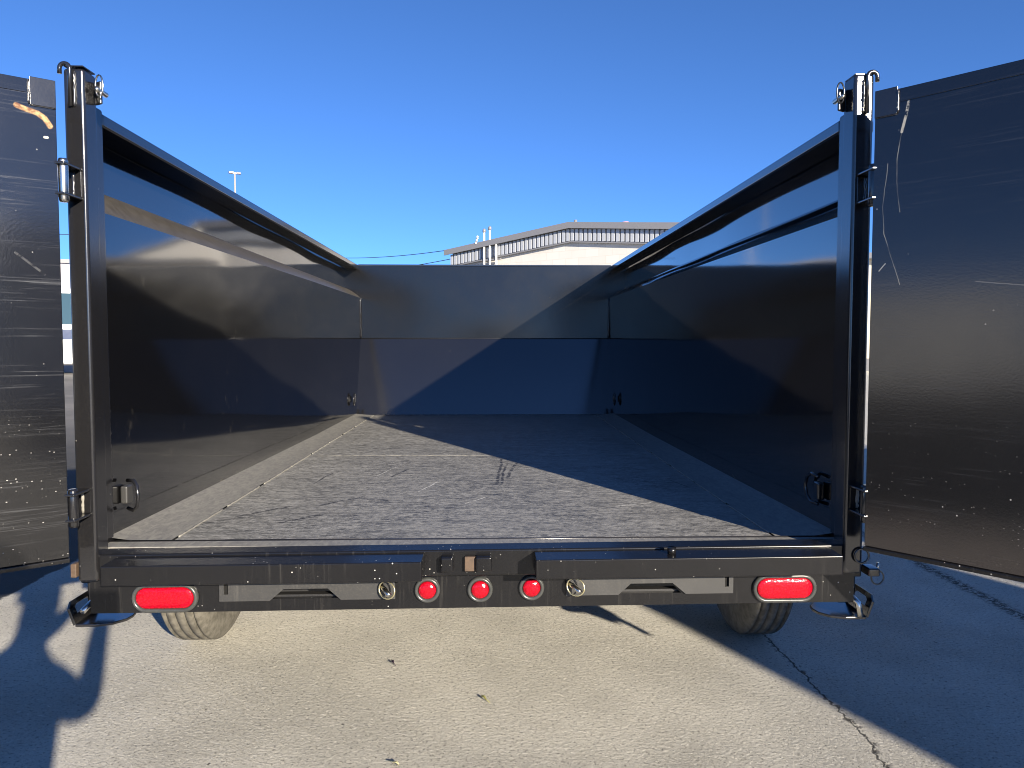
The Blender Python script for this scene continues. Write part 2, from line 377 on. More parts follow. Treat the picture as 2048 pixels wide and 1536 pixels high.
# side walls: lower sheet, ledge, upper sheet (3 mm-to-6 cm thick closed section), rail on top
def lerp(a, b, t): return a+(b-a)*t
def bulge(y, z, s):          # sheet metal pulled between its ribs
    return 0.0006*math.sin(y*math.pi/.62+s)*math.sin(max(0, min(1, (z-FL)/.95))*math.pi)+.003*math.sin(y*1.3+2*s)*math.sin(max(0, min(1, (z-FL)/.95))*math.pi)
for s in (-1, 1):
    w = MB()
    def inner(u, v, lo, hi):
        y = lerp(0, YF, v); z = lerp(lo, hi, u); xw = lerp(1.062, 1.03, min(1, y/2.5))
        return Vector((s*(xw+bulge(y, z, s)), y, z))
    w.grid(lambda u, v: inner(u, v, FL-.03, zS1), 16, 60)
    ul = lambda v: lerp(1.095, 1.102, v)
    uz = lambda v: lerp(1.15, 1.165, v)
    w.grid(lambda u, v: Vector((s*(uz(v)+.003*math.sin(v*18)), lerp(0, YF, v), lerp(zS2+.02, zR1+.01, u))), 4, 60)
    # outside skin
    w.grid(lambda u, v: Vector((s*1.172, lerp(.08, YF, v), lerp(FL-.03, zR1, u))), 1, 1)
    w.build('side_wall', M['wall'], T)
    side = [o for o in T.children if o.name.startswith('side_wall')][-1]
    l = MB()
    l.grid(lambda u, v: Vector((s*(lerp(lerp(1.062, 1.03, min(1, v*YF/2.5)), uz(v), u)+.004*math.sin(v*23)*u*(1-u)), lerp(0, YF, v), lerp(zS1, zS2+.02, u)+.010*u*(1-u)*4)), 6, 60)
    l.build('wall_ledge', M['ledge'] if s < 0 else M['wall'], side)
    r = MB(); r.box(min(s*1.0475, s*1.15), max(s*1.0475, s*1.15), -.01, YF+.03, zR1, zR2, .006, 3); r.build('top_rail', M['rail'], side)
    r = MB()
    for i in range(8): r.box(min(s*1.173, s*1.22), max(s*1.173, s*1.22), .6+i*.46, .66+i*.46, FL-.05, zR1)
    r.build('outer_rib', M['dark'], side)
    # weld bead down the rear edge and at the front corner
    MB().weld((s*1.058, .004, FL+.02), (s*1.062, .004, zS1), .004, .006).build('weld_bead', M['weld'], side)
    MB().weld((s*1.026, YF-.01, zFold), (s*1.028, YF-.01, zS1), .005, .025).build('weld_bead', M['weld'], side)
    # D ring near the tail
    yb = .075; zb = .775; x = s*1.058
    rg = MB(); pts = []
    if s > 0:
        loop = [(.0, .042), (.05, .045), (.082, .03), (.095, 0), (.082, -.03), (.05, -.045), (.0, -.042)]
        pts = [(x-.012, yb+a, zb+b) for a, b in loop]
    else:
        loop = [(.0, .042), (.035, .045), (.055, .03), (.062, 0), (.055, -.03), (.035, -.045), (.0, -.042)]
        pts = [(x+.015+a*.75, yb-.005-a*.55, zb+b) for a, b in loop]
    rg.tube([Vector(p) for p in pts], .0055, 10); d = rg.build('tie_down_ring', M['tube'], side)
    MB().box(min(x, x-s*.022), max(x, x-s*.022), yb-.022, yb+.016, zb-.027, zb+.027, .006, 3).build('ring_bracket', M['plate'] if s < 0 else M['tube'], d)
    # small ring at the front corner
    rg = MB(); x = s*1.02
    rg.tube([(x-s*.012, 3.72+.035*math.cos(a), .79+.045*math.sin(a)) for a in [i*math.pi/8 for i in range(16)]], .006, 8, True)
    d = rg.build('tie_down_ring', M['tube'], side); MB().box(min(x, x-s*.02), max(x, x-s*.02), 3.74, 3.78, .765, .815, .005).build('ring_bracket', M['tube'], d)

# front wall
w = MB(); w.grid(lambda u, v: Vector((lerp(-1.17, 1.17, u), YF+.002*math.sin(u*9)*math.sin(v*5), lerp(zFold, zTop, v))), 30, 10)
w.grid(lambda u, v: Vector((lerp(-1.17, 1.17, u), YF+.05, lerp(zFold, zTop, v))), 1, 1)
fw_ = w.build('front_wall', M['wall_front'], T)
MB().box(-1.046, 1.046, YF-.004, YF+.055, zTop-.004, zTop+.01, .003).build('top_edge', M['tube'], fw_)
w = MB(); w.grid(lambda u, v: Vector((lerp(-1.05, 1.05, u), lerp(YB, YF-.004, v)-.006*math.sin(v*math.pi), lerp(FL-.01, zFold, v))), 24, 12)
lf = w.build('sloped_panel', M['lower_front'], fw_)
MB().tube([(-1.027, YF-.006, zFold), (1.027, YF-.006, zFold)], .0035, 6).build('fold_seam', M['weld'], fw_)
MB().weld((-.9, YB-.004, FL+.003), (1.02, YB-.004, FL+.003), .004, .03).build('weld_bead', M['weld'], fw_)

# rear posts, hinges, hooks, pins
for s in (-1, 1):
    b = lambda a, c: (min(s*a, s*c), max(s*a, s*c))
    p = MB(); p.box(*b(1.018, 1.072), -.165, -.098, .585, 1.945, .009, 4)
    post = p.build('rear_post', M['tube'], T, SH*.5)
    MB().box(*b(1.02, 1.07), -.163, -.1, 1.9455, 1.949, .001).build('post_cap', M['tube'], post)
    MB().box(*b(1.05, 1.12), -.055, -.001, .6, zR2+.012, .009, 4).build('inner_post', M['tube'], post)
    MB().box(*b(1.085, 1.149), .002, .03, zS2+.03, zR1-.0015, .001).build('sun_leak_plate', M['tube'], post)  # added plate, stops sun leaking in past the inner post
    k = MB()                                                   # bent rod hook
    pts = [(s*1.05, -.171, 1.842), (s*1.05, -.171, 1.935)]
    for i in range(9):
        a = math.pi*i/8; pts.append((s*(1.063-.013*math.cos(a)), -.171, 1.938+.013*math.sin(a)))
    pts.append((s*1.076, -.171, 1.925)); k.tube(pts, .0055, 10); hk = k.build('hook', M['tube'], post)
    MB().weld((s*1.0415, -.167, 1.842), (s*1.0415, -.167, 1.93), .004, .007).build('weld_bead', M['weld'], hk)
    pn = MB()                                                  # lynch pin on a tab beside the post
    Mr = Matrix.Translation((s*1.005, -.116, 1.896)) @ Matrix.Rotation(s*math.radians(32), 4, 'Z'); pn.box(-.014, .014, -.004, .004, -.034, .026, .0035, 3, Mr)
    tb = pn.build('pin_tab', M['tube'], post)
    MB().tube([(s*1.0, -.14, 1.897), (s*1.0, -.085, 1.897)], .007, 10).build('pin', M['chrome'], tb)
    MB().tube([(s*(.992-.012*math.sin(a)), -.138-.004*math.sin(a), 1.905+.028*math.cos(a)) for a in [i*math.pi/8 for i in range(16)]], .0022, 6, True).build('pin_ring', M['chrome'] if s < 0 else M['tube'], tb)
    for z0, z1, nm in ((1.60, 1.683, 0), (.764, .838, 1)):
        h = MB(); h.box(*b(1.028, 1.07), -.252, -.1655, z0, z0+.007, .002)
        hg = h.build('hinge', M['tube'], post)
        MB().box(*b(1.028, 1.07), -.252, -.1655, z1-.007, z1, .002).build('hinge_leaf', M['tube'], hg)
        MB().lathe([(.010, z0-.016), (.012, z0-.01), (.012, z1+.004), (.010, z1+.01)], (s*1.041, -.232, 0), 'Z', 16).build('hinge_pin', M['chrome'] if nm == 0 and s < 0 else M['tube'], hg)
        wm = MB(); wm.weld((s*1.05, -.168, z0+.008), (s*1.05, -.168, z1-.008), .0045, .007)
        wm.build('weld_bead', M['weld'] if nm == 0 else M['dust_weld'], hg)
        MB().box(*b(1.03, 1.047), -.169, -.1652, z0+.008, z1-.008, .001).build('hinge_plate', M['tube'], hg)

# barn doors
def gate_mat(name, s):
    k = paint(name, .12 if s < 0 else .15, .02, .8, .012, scr=.55 if s < 0 else .24, ior=1.75, base=.006)
    X, Y, Z = k.sep()
    def stroke(pts, w, wob=.006):
        best = None
        wx = k.math('ADD', X, k.math('MULTIPLY', k.math('SUBTRACT', k.noise(14, 4), .5), wob)); wz = k.math('ADD', k.math('ADD', Z, .052), k.math('MULTIPLY', k.math('SUBTRACT', k.noise(17, 4), .5), wob))
        for (x0, z0), (x1, z1) in zip(pts, pts[1:]):
            dx, dz = x1-x0, z1-z0; L2 = dx*dx+dz*dz
            ax = k.math('SUBTRACT', wx, x0); az = k.math('SUBTRACT', wz, z0)
            t = k.math('DIVIDE', k.math('ADD', k.math('MULTIPLY', ax, dx), k.math('MULTIPLY', az, dz)), L2)
            cl = k.n('ShaderNodeClamp'); k.put(cl.inputs[0], t); t = cl.outputs[0]
            ex = k.math('SUBTRACT', ax, k.math('MULTIPLY', t, dx)); ez = k.math('SUBTRACT', az, k.math('MULTIPLY', t, dz))
            d = k.math('SQRT', k.math('ADD', k.math('MULTIPLY', ex, ex), k.math('MULTIPLY', ez, ez)))
            best = d if best is None else k.math('MINIMUM', best, d)
        return k.ramp(best, w*.6, w*1.2, 1, 0)
    col = k.col
    if s < 0:
        a = stroke([(.088, 1.858), (.07, 1.852), (.046, 1.847), (.03, 1.836), (.018, 1.818)], .0068)
        col = k.mix(a, col, k.mix(k.ramp(k.noise(70, 5, .75), .35, .65), (.16, .07, .02), (.5, .33, .14)))
        col = k.mix(stroke([(.03, 1.79), (.024, 1.79)], .003), col, (.6, .55, .45))
        col = k.mix(k.math('MULTIPLY', stroke([(.1, 1.5), (.04, 1.45)], .003), k.math('MULTIPLY', k.ramp(k.noise(50, 4), .4, .6), .25)), col, (.2, .2, .2))
    else:
        br = k.ramp(k.noise(24, 4, .7), .42, .5)
        a = k.math('MULTIPLY', stroke([(.087, 1.882), (.072, 1.81)], .0036), br)
        bb = stroke([(.072, 1.81), (.062, 1.746), (.063, 1.689), (.072, 1.61)], .0012)
        c = stroke([(.04, 1.737), (.029, 1.628), (.035, 1.558), (.077, 1.426)], .0011)
        col = k.mix(k.math('MAXIMUM', a, k.math('MULTIPLY', k.math('MULTIPLY', k.math('MAXIMUM', bb, c), k.ramp(k.noise(9, 3), .3, .6, .15, 1)), .55)), col, (.5, .46, .36))
        col = k.mix(k.math('MULTIPLY', stroke([(.04, 1.483), (.025, 1.466)], .0016), .6), col, (.5, .47, .4))
        col = k.mix(k.math('MULTIPLY', stroke([(.25, 1.425), (.36, 1.41)], .0014), .2), col, (.4, .38, .33))
        col = k.mix(k.math('MULTIPLY', stroke([(.26, .682), (.42, .672)], .006, .02), k.math('MULTIPLY', k.ramp(k.noise(40, 4), .45, .6), .8)), col, (.5, .47, .4))
        # dull brown film along the foot of the door
        col = k.mix(k.ramp(k.math('ADD', Z, k.math('MULTIPLY', k.noise(6, 4), .1)), .72, .9, .6, 0), col, (.05, .038, .032))
    k.set(Base_Color=col); return k.m
for s in (-1, 1):
    ang = math.radians(140.5) if s < 0 else math.radians(-56)
    # local x runs along the door from its hinge; local -y is the face that looked into the bed
    d = empty('barn_door', (-1.047 if s < 0 else 1.036, -.24, 0)); d.parent = T
    if s < 0: d.rotation_euler.z = math.radians(180+38)
    else: d.rotation_euler.z = math.radians(-50)
    yy = 1 if s < 0 else -1                                    # which side the camera sees
    W_, z0, z1 = (1.03 if s < 0 else .945), (.661 if s < 0 else .677), (1.874 if s < 0 else 1.868)
    gm = gate_mat('gate_paint_left' if s < 0 else 'gate_paint_right', s)
    me = MB(); me.box(.004, W_, min(0, yy*.006), max(0, yy*.006), z0+.012, z1, .0015)
    sheet = me.build('door_sheet', gm, d)
    fr = MB()
    y0, y1 = sorted((-yy*.0005, -yy*.045))
    fr.box(.004, W_, y0, y1, z1-.055, z1-.006, .005); fr.box(.004, W_, y0, y1, z0, z0+.05, .005)
    fr.box(.004, .05, y0, y1, z0+.051, z1-.056, .005); fr.box(W_-.05, W_, y0, y1, z0+.051, z1-.056, .005)
    fr.box(.5, .55, y0, y1, z0+.051, z1-.056, .005)
    fr.build('door_frame', M['tube'], d)
    lip = MB(); lip.box(.004, W_, *sorted((yy*.0008, yy*.014)), z0, z0+.0115, .002); lip.build('bottom_lip', M['rust'] if False else M['beam'], d)
    cr = MB(); cr.box(.004, .06, *sorted((yy*.0062, yy*.0095)), z1-.062, z1+.006, .001)
    ct = cr.build('corner_tab', M['tube'], d)
    wm = MB(); wm.weld((.0615, yy*.007, z1-.06), (.0615, yy*.007, z1-.002), .0028, .006); wm.weld((.004, yy*.007, z1-.063), (.06, yy*.007, z1-.063), .0016, .006)
    wm.build('weld_bead', M['weld'], ct)
    tl = MB(); tl.box(.066, W_, *sorted((yy*.0062, yy*.008)), z1-.034, z1-.001, .0006); tl.build('top_strip', gm, d)
    lt = MB(); lt.tube([(W_+.012, -yy*.03, z0-.045), (W_+.012, -yy*.03, z1)], .014, 12); lt.box(W_, W_+.03, *sorted((-yy*.012, -yy*.05)), z0+.03, z0+.09, .003); lt.build('latch_bar', M['tube'], d)

# rear sill, bars, keepers
def q(mb, name, mat, parent=T, sh=SH): return mb.build(name, mat, parent, sh)
sill = q(MB().box(-1.024, 1.024, -.155, -.087, .588, .661, .005, 3), 'rear_sill', M['beam'])
q(MB().box(-.972, -.14, -.245, -.157, .601, .654, .0035, 3), 'step_bar', M['beam'])
q(MB().box(.16, .98, -.245, -.157, .602, .655, .0035, 3), 'step_bar', M['beam'])
for x0, x1 in ((-.095, -.06), (-.0, .044)):
    q(MB().box(x0, x1, -.185, -.1555, .606, .648, .006, 3), 'latch_keeper', M['beam'])
q(MB().box(-.03, .0, -.172, -.158, .605, .645, .002), 'sill_smear', M['rust'])  # small block in place of a tan smear on the sill
o = MB(); o.tube([(-.33+i*.0, 0, 0) for i in range(1)] or [], .001) if False else None
for x in (.53,):
    q(MB().lathe([(.004, -.012), (.011, -.008), (.012, 0), (.012, .01)], (x, -.2, .662), 'Z', 12), 'bolt_head', M['beam'])
# bumper with lights and ramp gates
bm_ = MB(); NZ0, NZ1 = .507, .5375
TRAP = [(-.582, -.383, -.544, -.419), (.401, .588, .438, .556)]      # notch feet and shoulders
bm_.prism([(-1.084, .473), (1.09, .473), (1.09, NZ0), (-1.084, NZ0)], .05, XZ(-.03))
bm_.prism([(-1.084, NZ1), (1.09, NZ1), (1.09, .582), (-1.084, .582)], .05, XZ(-.03))
xl = -1.084; tl_ = -1.084
for a, b_, c_, d_ in TRAP:
    bm_.prism([(xl, NZ0), (a, NZ0), (c_, NZ1), (tl_, NZ1)], .05, XZ(-.03)); xl, tl_ = b_, d_
bm_.prism([(xl, NZ0), (1.09, NZ0), (1.09, NZ1), (tl_, NZ1)], .05, XZ(-.03))
bump_ = q(bm_, 'bumper', M['beam'])
q(MB().box(-1.05, 1.05, .12, .16, .45, .58), 'bumper_backing', M['dark'], bump_)
def oval(hw, hh, n=14):
    c = hw-hh; return [(c+hh*math.cos(a), hh*math.sin(a)) for a in [-math.pi/2+math.pi*i/n for i in range(n+1)]] + [(-c+hh*math.cos(a), hh*math.sin(a)) for a in [math.pi/2+math.pi*i/n for i in range(n+1)]]
def ring_mesh(outline_fn, profile, cx, cz, y0):               # loft of offset outlines; profile = (grow, forward)
    mb = MB(); rows = []
    for gr, fwd in profile:
        rows.append([(cx+x, y0-fwd, cz+z) for x, z in outline_fn(gr)])
    n = len(rows[0]); vs = [p for r in rows for p in r]
    fs = [[i*n+k, i*n+(k+1) % n, (i+1)*n+(k+1) % n, (i+1)*n+k] for i in range(len(rows)-1) for k in range(n)]
    mb._add(vs, fs, 0, True); return mb
def disc_mesh(outline_fn, profile, cx, cz, y0):
    mb = ring_mesh(outline_fn, profile, cx, cz, y0); n = len(outline_fn(0)); L = len(profile)
    mb.bm.verts.ensure_lookup_table(); fc = mb.bm.faces.new([mb.bm.verts[(L-1)*n+k] for k in range(n)]); fc.smooth = True; return mb
for cx, cz in ((-.8745, .5165), (.8855, .5175)):
    fn = lambda gr: oval(.0925+gr, .0415+gr)
    lg = q(ring_mesh(fn, [(0, 0), (0, .008), (-.004, .012), (-.009, .012), (-.012, .006), (-.012, .002)], cx, cz, -.0805), 'tail_light', M['rubber'])
    fn2 = lambda gr: oval(.0805+gr, .0295+gr)
    q(disc_mesh(fn2, [(0, .001), (0, .008), (-.003, .0105), (-.012, .0118), (-.024, .0122)], cx, cz, -.0805), 'lens', M['lens'], lg)
for cx, cz in ((-.139, .5275), (.0105, .5265), (.157, .5295)):
    fn = lambda gr: [((.0365+gr)*math.cos(a), (.0365+gr)*math.sin(a)) for a in [2*math.pi*i/32 for i in range(32)]]
    lg = q(ring_mesh(fn, [(0, 0), (0, .007), (-.003, .011), (-.007, .0115), (-.0115, .006), (-.012, .001)], cx, cz, -.0805), 'marker_light', M['rubber'])
    fn2 = lambda gr: [((.0248+gr)*math.cos(a), (.0248+gr)*math.sin(a)) for a in [2*math.pi*i/32 for i in range(32)]]
    q(disc_mesh(fn2, [(0, .001), (0, .009), (-.003, .012), (-.012, .0145), (-.02, .015)], cx, cz, -.0805), 'lens', M['lens'], lg)
for xa, xb, za, zb, mir in ((-.722, -.2295, .5045, .571, False), (.2565, .7355, .5065, .5705, True)):
    L = xb-xa
    X_ = (lambda t: xb-t*L) if mir else (lambda t: xa+t*L)     # t from the slotted end to the pin end
    def P_(t, z): return (X_(t), za+z*(zb-za))
    slot_shade = (.026, .050)
    # plate in pieces round its slot and notch
    pieces = [[(0, 0), (slot_shade[0], 0), (slot_shade[0], 1), (0, 1)], [(slot_shade[0], 0), (slot_shade[1], 0), (slot_shade[1], .3), (slot_shade[0], .3)], [(slot_shade[0], .9), (slot_shade[1], .9), (slot_shade[1], 1), (slot_shade[0], 1)],
              [(slot_shade[1], 0), (.285, 0), (.365, .5), (.365, 1), (slot_shade[1], 1)], [(.365, .5), (.615, .5), (.615, 1), (.365, 1)], [(.615, .5), (.69, 0), (1, 0), (1, 1), (.615, 1)]]
    pl = MB()
    for pc in pieces:
        pts = [P_(t, z) for t, z in pc]
        if mir: pts = pts[::-1]
        pl.prism(pts, .009, XZ(-.0802))
    bmesh.ops.remove_doubles(pl.bm, verts=pl.bm.verts[:], dist=1e-5)
    rgp = q(pl, 'ramp_gate', M['plate'], T)
    # dark recess behind the notch with the ramp end in it
    nt_ = [P_(t, z) for t, z in ((.286, .0), (.69, .0), (.616, .5), (.364, .5))]
    x0_, x1_ = min(p[0] for p in nt_), max(p[0] for p in nt_)
    q(MB().box(x0_-.03, x1_+.03, -.062, -.034, .49, .513), 'stowed_ramp', M['dark'], rgp)
    M['shade_black'] = M.get('shade_black') or simple('painted_slot_shade', (.003, .003, .003), .9)  # near-black colour stands for shade; its plate lies flush in the slot
    a_, b_ = sorted((X_(slot_shade[0]-.002), X_(slot_shade[1]+.002))); q(MB().box(a_, b_, -.0812, -.0803, za+.29*(zb-za), za+.91*(zb-za)), 'slot_shade', M['shade_black'], rgp)
    px, pz = P_(.955, .5); 
    q(MB().tube([(px-.016, -.089, pz+.006), (px-.002, -.115, pz+.001), (px+.012, -.14, pz-.006)], .0075, 12), 'lock_pin', M['chrome'], rgp)
    rr = [(px+.002+.0235*math.cos(a), -.112-.012*math.cos(a)+.004*math.sin(a), pz+.0235*math.sin(a)) for a in [i*2*math.pi/20 for i in range(20)]]
    q(MB().tube(rr, .0024, 8, True), 'pin_ring', M['ring'], rgp)
    q(MB().box(px-.02, px-.008, -.0925, -.0895, pz+.014, pz+.026), 'pin_stop', M['dark'], rgp)

# jacks at both rear corners
for s in (-1, 1):
    j = MB(); j.box(s*1.105-.027, s*1.105+.027, -.005, .05, .45, .535, .006, 3)
    jk = j.build('stabilizer_jack', M['tube'], T)
    MB().box(s*1.105-.033, s*1.105+.033, -.028, .056, .536, .6, .005, 3).build('jack_sleeve', M['beam'], jk)
    ft = MB(); pts = []
    for i in range(15):
        a = math.pi*i/14; pts.append((-.075*math.sin(a)-.0, .07*math.cos(a)))
    # half-round toe pointing inward, straight outer edge
    poly = [(s*(1.142+x), .02+y) for x, y in [(0, .075), (-.06, .075), (-.1, .06), (-.125, .03), (-.13, 0), (-.125, -.03), (-.1, -.06), (-.06, -.075), (0, -.075)]]
    if s > 0: poly = poly[::-1]
    Mt = Matrix.Translation((0, 0, .418)) @ Matrix.Translation((s*1.1, 0, 0)) @ Matrix.Rotation(s*.0, 4, 'Y') @ Matrix.Translation((-s*1.1, 0, 0))
    ft.prism(poly, .008, Mt); fo = ft.build('jack_foot', M['tube'], jk, bevel=.002)
    # turned up carrying handle: outer flange with a slot
    hd = MB()
    A0, A1 = Vector((s*1.143, -.05, .424)), Vector((s*1.143, .09, .424)); upv = Vector((s*.022, 0, .062))
    def hp(u, v): return A0.lerp(A1, u)+upv*v
    outer = [(0, 0), (1, 0), (1, .75), (.85, 1), (.15, 1), (0, .75)]; innr = [(.2, .4), (.8, .4), (.8, .68), (.72, .78), (.28, .78), (.2, .68)]
    n = 6; tv = Vector((s*.007, 0, -.004))
    vs = [hp(*p) for p in outer]+[hp(*p) for p in innr]; vs += [v+tv for v in vs]
    fs = [[i, (i+1) % n, n+(i+1) % n, n+i] for i in range(n)]+[[12+i, 12+n+i, 12+n+(i+1) % n, 12+(i+1) % n] for i in range(n)]
    fs += [[i, 12+i, 12+(i+1) % n, (i+1) % n] for i in range(n)]+[[n+i, n+(i+1) % n, 12+n+(i+1) % n, 12+n+i] for i in range(n)]
    hd._add(vs, fs); hd.build('foot_handle', M['tube'], fo, bevel=.001)
    pm = MB(); x = s*1.1
    if s < 0: pm.tube([(x+.0, .0, .485), (x-.004, -.03, .482), (x-.012, -.07, .468)], .009, 12)
    else: pm.tube([(x-.01, -.006, .482), (x+.0, -.04, .484), (x+.014, -.058, .47), (x+.02, -.062, .43)], .009, 12)
    pm.build('jack_pin', M['chrome'], jk)

# latch pieces hanging at the right hinge corner
rl = MB(); rl.box(1.093, 1.125, -.16, -.11, .577, .6, .004); br = rl.build('chain_bracket', M['tube'], T)
MB().tube([(1.148+.0*math.sin(a), -.1+.02*math.sin(a)*0, .575) for a in (0,)]+[(1.148, -.1, .6)], .004, 8).build('ring_stem', M['chrome'], br)
MB().tube([(1.148+.018*math.cos(a), -.1, .557+.02*math.sin(a)) for a in [i*math.pi/10 for i in range(20)]], .0022, 8, True).build('hanging_ring', M['tube'], br)
MB().tube([(1.065+.02*math.cos(a), -.172, .64+.02*math.sin(a)) for a in [i*math.pi/10 for i in range(20)]], .003, 8, True).build('keeper_ring', M['tube'], T)
MB().box(-1.094, -1.078, -.16, -.13, .592, .63, .003).build('rusty_catch', M['rust'], T)

# running gear
def wheel(x, y, s):
    wl = empty('wheel', (x, y, 0)); wl.parent = T
    R, hw = .385, .082
    prof = [(.215, -hw*.92), (.24, -hw*1.05), (.31, -hw*1.12), (.352, -hw*1.04), (.372, -hw*.9)]
    gv = []
    for gx in (-.052, -.018, .018, .052): gv += [(R, gx-.006), (R-.012, gx-.004), (R-.012, gx+.004), (R, gx+.006)]
    prof += [(R-.003, -hw*.8)]+gv+[(R-.003, hw*.8), (.372, hw*.9), (.352, hw*1.04), (.31, hw*1.12), (.24, hw*1.05), (.215, hw*.92)]
    MB().lathe(prof, (0, 0, R-.004), 'X', 72).build('tyre', M['tyre'], wl)
    MB().lathe([(.06, -.05), (.1, -.045), (.17, .0), (.2, .03), (.205, .09), (.214, .092), (.214, -.09), (.2, -.09)], (0, 0, R), 'X', 40).build('rim', M['chrome'], wl)
    return wl
for s in (-1, 1):
    for y in (1.0, 1.86): wheel(s*1.142, y, s)
    fd = MB()
    prof = [(.52, .40), (.62, .72), (.76, .83), (2.1, .83), (2.24, .72), (2.34, .40)]
    for (ya, za), (yb_, zb_) in zip(prof, prof[1:]): fd.bar((s*1.225, ya, za), (s*1.225, yb_, zb_), .006, .0, 0) if False else None
    fd.grid(lambda u, v: Vector((s*lerp(1.175, 1.26, u), lerp(prof[min(4, int(v*5))][0], prof[min(4, int(v*5))+1][0], v*5-min(4, int(v*5))), lerp(prof[min(4, int(v*5))][1], prof[min(4, int(v*5))+1][1], v*5-min(4, int(v*5))))), 1, 25, False)
    fo = fd.build('fender', M['dark'], T); sm = fo.modifiers.new('thick', 'SOLIDIFY'); sm.thickness = .004
    MB().box(s*.5-.04, s*.5+.04, .1, YF+.2, .49, .6).build('frame_rail', M['dark'], T)
for y in (1.0, 1.86): MB().tube([(-1.1, y, .38), (1.1, y, .38)], .038, 14).build('axle', M['dark'], T)
MB().box(-1.04, 1.04, .05, YB+.2, .605, .632).build('bed_underside', M['dark'], T)
MB().bar((-.5, YF+.15, .54), (0, YF+1.5, .54), .08, .12).build('tongue_beam', M['dark'], T)
MB().bar((.5, YF+.15, .54), (0, YF+1.5, .54), .08, .12).build('tongue_beam', M['dark'], T)
MB().tube([(0, YF+1.3, 0), (0, YF+1.3, .95)], .035, 14).build('tongue_jack', M['dark'], T)

# ---------------------------------------------------------------- warehouse behind
def make_block():
    k = NT('white_block_wall'); br = k.n('ShaderNodeTexBrick'); k.put(br.inputs['Vector'], k.map((1, 1, 1), (math.pi/2, 0, 0)))
    br.inputs['Scale'].default_value = 1; br.inputs['Brick Width'].default_value = .8; br.inputs['Row Height'].default_value = .4
    br.inputs['Mortar Size'].default_value = .012; br.inputs['Color1'].default_value = (.58, .56, .52, 1); br.inputs['Color2'].default_value = (.62, .6, .56, 1); br.inputs['Mortar'].default_value = (.52, .5, .45, 1)
    n = k.noise(.7, 6, .6)
    k.set(Base_Color=k.mix(k.math('MULTIPLY', k.ramp(n, .45, .7), .25), br.outputs[0], (.55, .5, .42)), Roughness=.8); return k.m
M['block'] = make_block()
M['trim'] = simple('grey_trim_metal', (.2, .2, .21), .4, .0, .08)
M['rib'] = simple('ribbed_cladding_metal', (.42, .44, .47), .4, .1, .08)
M['roof'] = simple('roof_sheet', (.4, .42, .44), .5, .1, .1)
M['white'] = simple('white_painted_steel', (.72, .72, .7), .4, 0, .05)
M['red'] = simple('weathered_red_cap', (.5, .25, .2), .6, 0, .2)
th = math.radians(37); RG = at(1143, 690, 40); RG.z = 0
cr_, sr_ = math.cos(th-YAW*0), math.sin(th)
ax = Vector((RT.x, RT.y, 0)).normalized(); fwd = Vector((FW.x, FW.y, 0)).normalized()
ux = (ax*math.cos(th)-fwd*math.sin(th)).normalized(); uy = Vector((-ux.y, ux.x, 0))    # uy points away from us
WH = empty('warehouse', RG, label='white block warehouse with low gable and grey ribbed metal fascia behind the trailer', cat='building')
WH.rotation_euler.z = math.atan2(ux.y, ux.x)
HW, HR, SL = 8.2, 7.35, .096
HE = HR-SL*HW; FB = .92                                       # eave, fascia drop
poly = [(-HW, 0), (HW, 0), (HW, HE), (0, HR), (-HW, HE)]
w = MB(); w.prism([(x, z-(.05 if z else 0)) for x, z in poly], -30, XZ(0)); w.build('wall', M['block'], WH)
def slope_band(z0, z1, y0, y1, ov=0.):                         # band that follows the gable
    mb = MB()
    for s in (-1, 1):
        X = s*(HW+ov); za = HR-SL*(HW+ov)
        pts = [(0, HR+z0), (X, za+z0), (X, za+z1), (0, HR+z1)]
        mb.prism(pts if s < 0 else pts[::-1], y1-y0, XZ(y1))
    return mb
slope_band(-.02, .06, -.35, 30.2, .3).build('roof', M['roof'], WH)
slope_band(-.25, .0605, -.42, -.351, .3).build('eave_trim', M['trim'], WH)
cl = slope_band(-FB+.03, -.25, -.12, -.002); 
fs_ = cl.build('fascia', M['trim'], WH)
rb = MB(); n = 62
for i in range(n):
    x = -HW+.1+(2*HW-.2)*i/(n-1); zt = HR-SL*abs(x)
    rb.box(x-.085, x+.085, -.2, -.121, zt-FB+.06, zt-.26)
rb.build('ribbed_cladding', M['rib'], fs_)
slope_band(-FB-.03, -FB+.03, -.22, -.003).build('lower_trim', M['trim'], WH)
MB().lathe([(.09, HR-.2), (.09, HR+.42)], (-.55, 1.2, 0), 'Z', 14).build('vent_pipe', M['trim'], WH)
vp = MB().lathe([(.16, HR-.4), (.16, HR+.28), (.2, HR+.3), (.2, HR+.38)], (1.35, 3.2, 0), 'Z', 14).build('vent_pipe', M['red'], WH)
# electrical service masts on the gable
for x, zt, nm in ((-5.55, HR+.02, 1), (-5.15, HR+.12, 1), (-4.7, HR-.55, 0)):
    mm = MB(); mm.tube([(x, -.35, .3), (x, -.35, zt)], .055, 12)
    mo = mm.build('service_mast', M['white'], WH)
    if nm: MB().lathe([(.06, zt-.02), (.1, zt+.02), (.09, zt+.14), (.04, zt+.2)], (x, -.35, 0), 'Z', 12).build('weather_cap', M['trim'], mo)
for z in (HR-1.55, HR-2.6): MB().box(-5.85, -4.45, -.34, -.2, z, z+.07).build('mast_bracket', M['trim'], WH)
ins = MB()
for dx in (0, .22, .44): ins.lathe([(.03, -.1), (.07, -.06), (.04, -.02), (.07, .03), (.03, .08)], (-6.1+dx*.4, -.4-dx*.2, HR-.5+dx*.6), 'Z', 10)
ins.build('insulator', M['white'], WH)

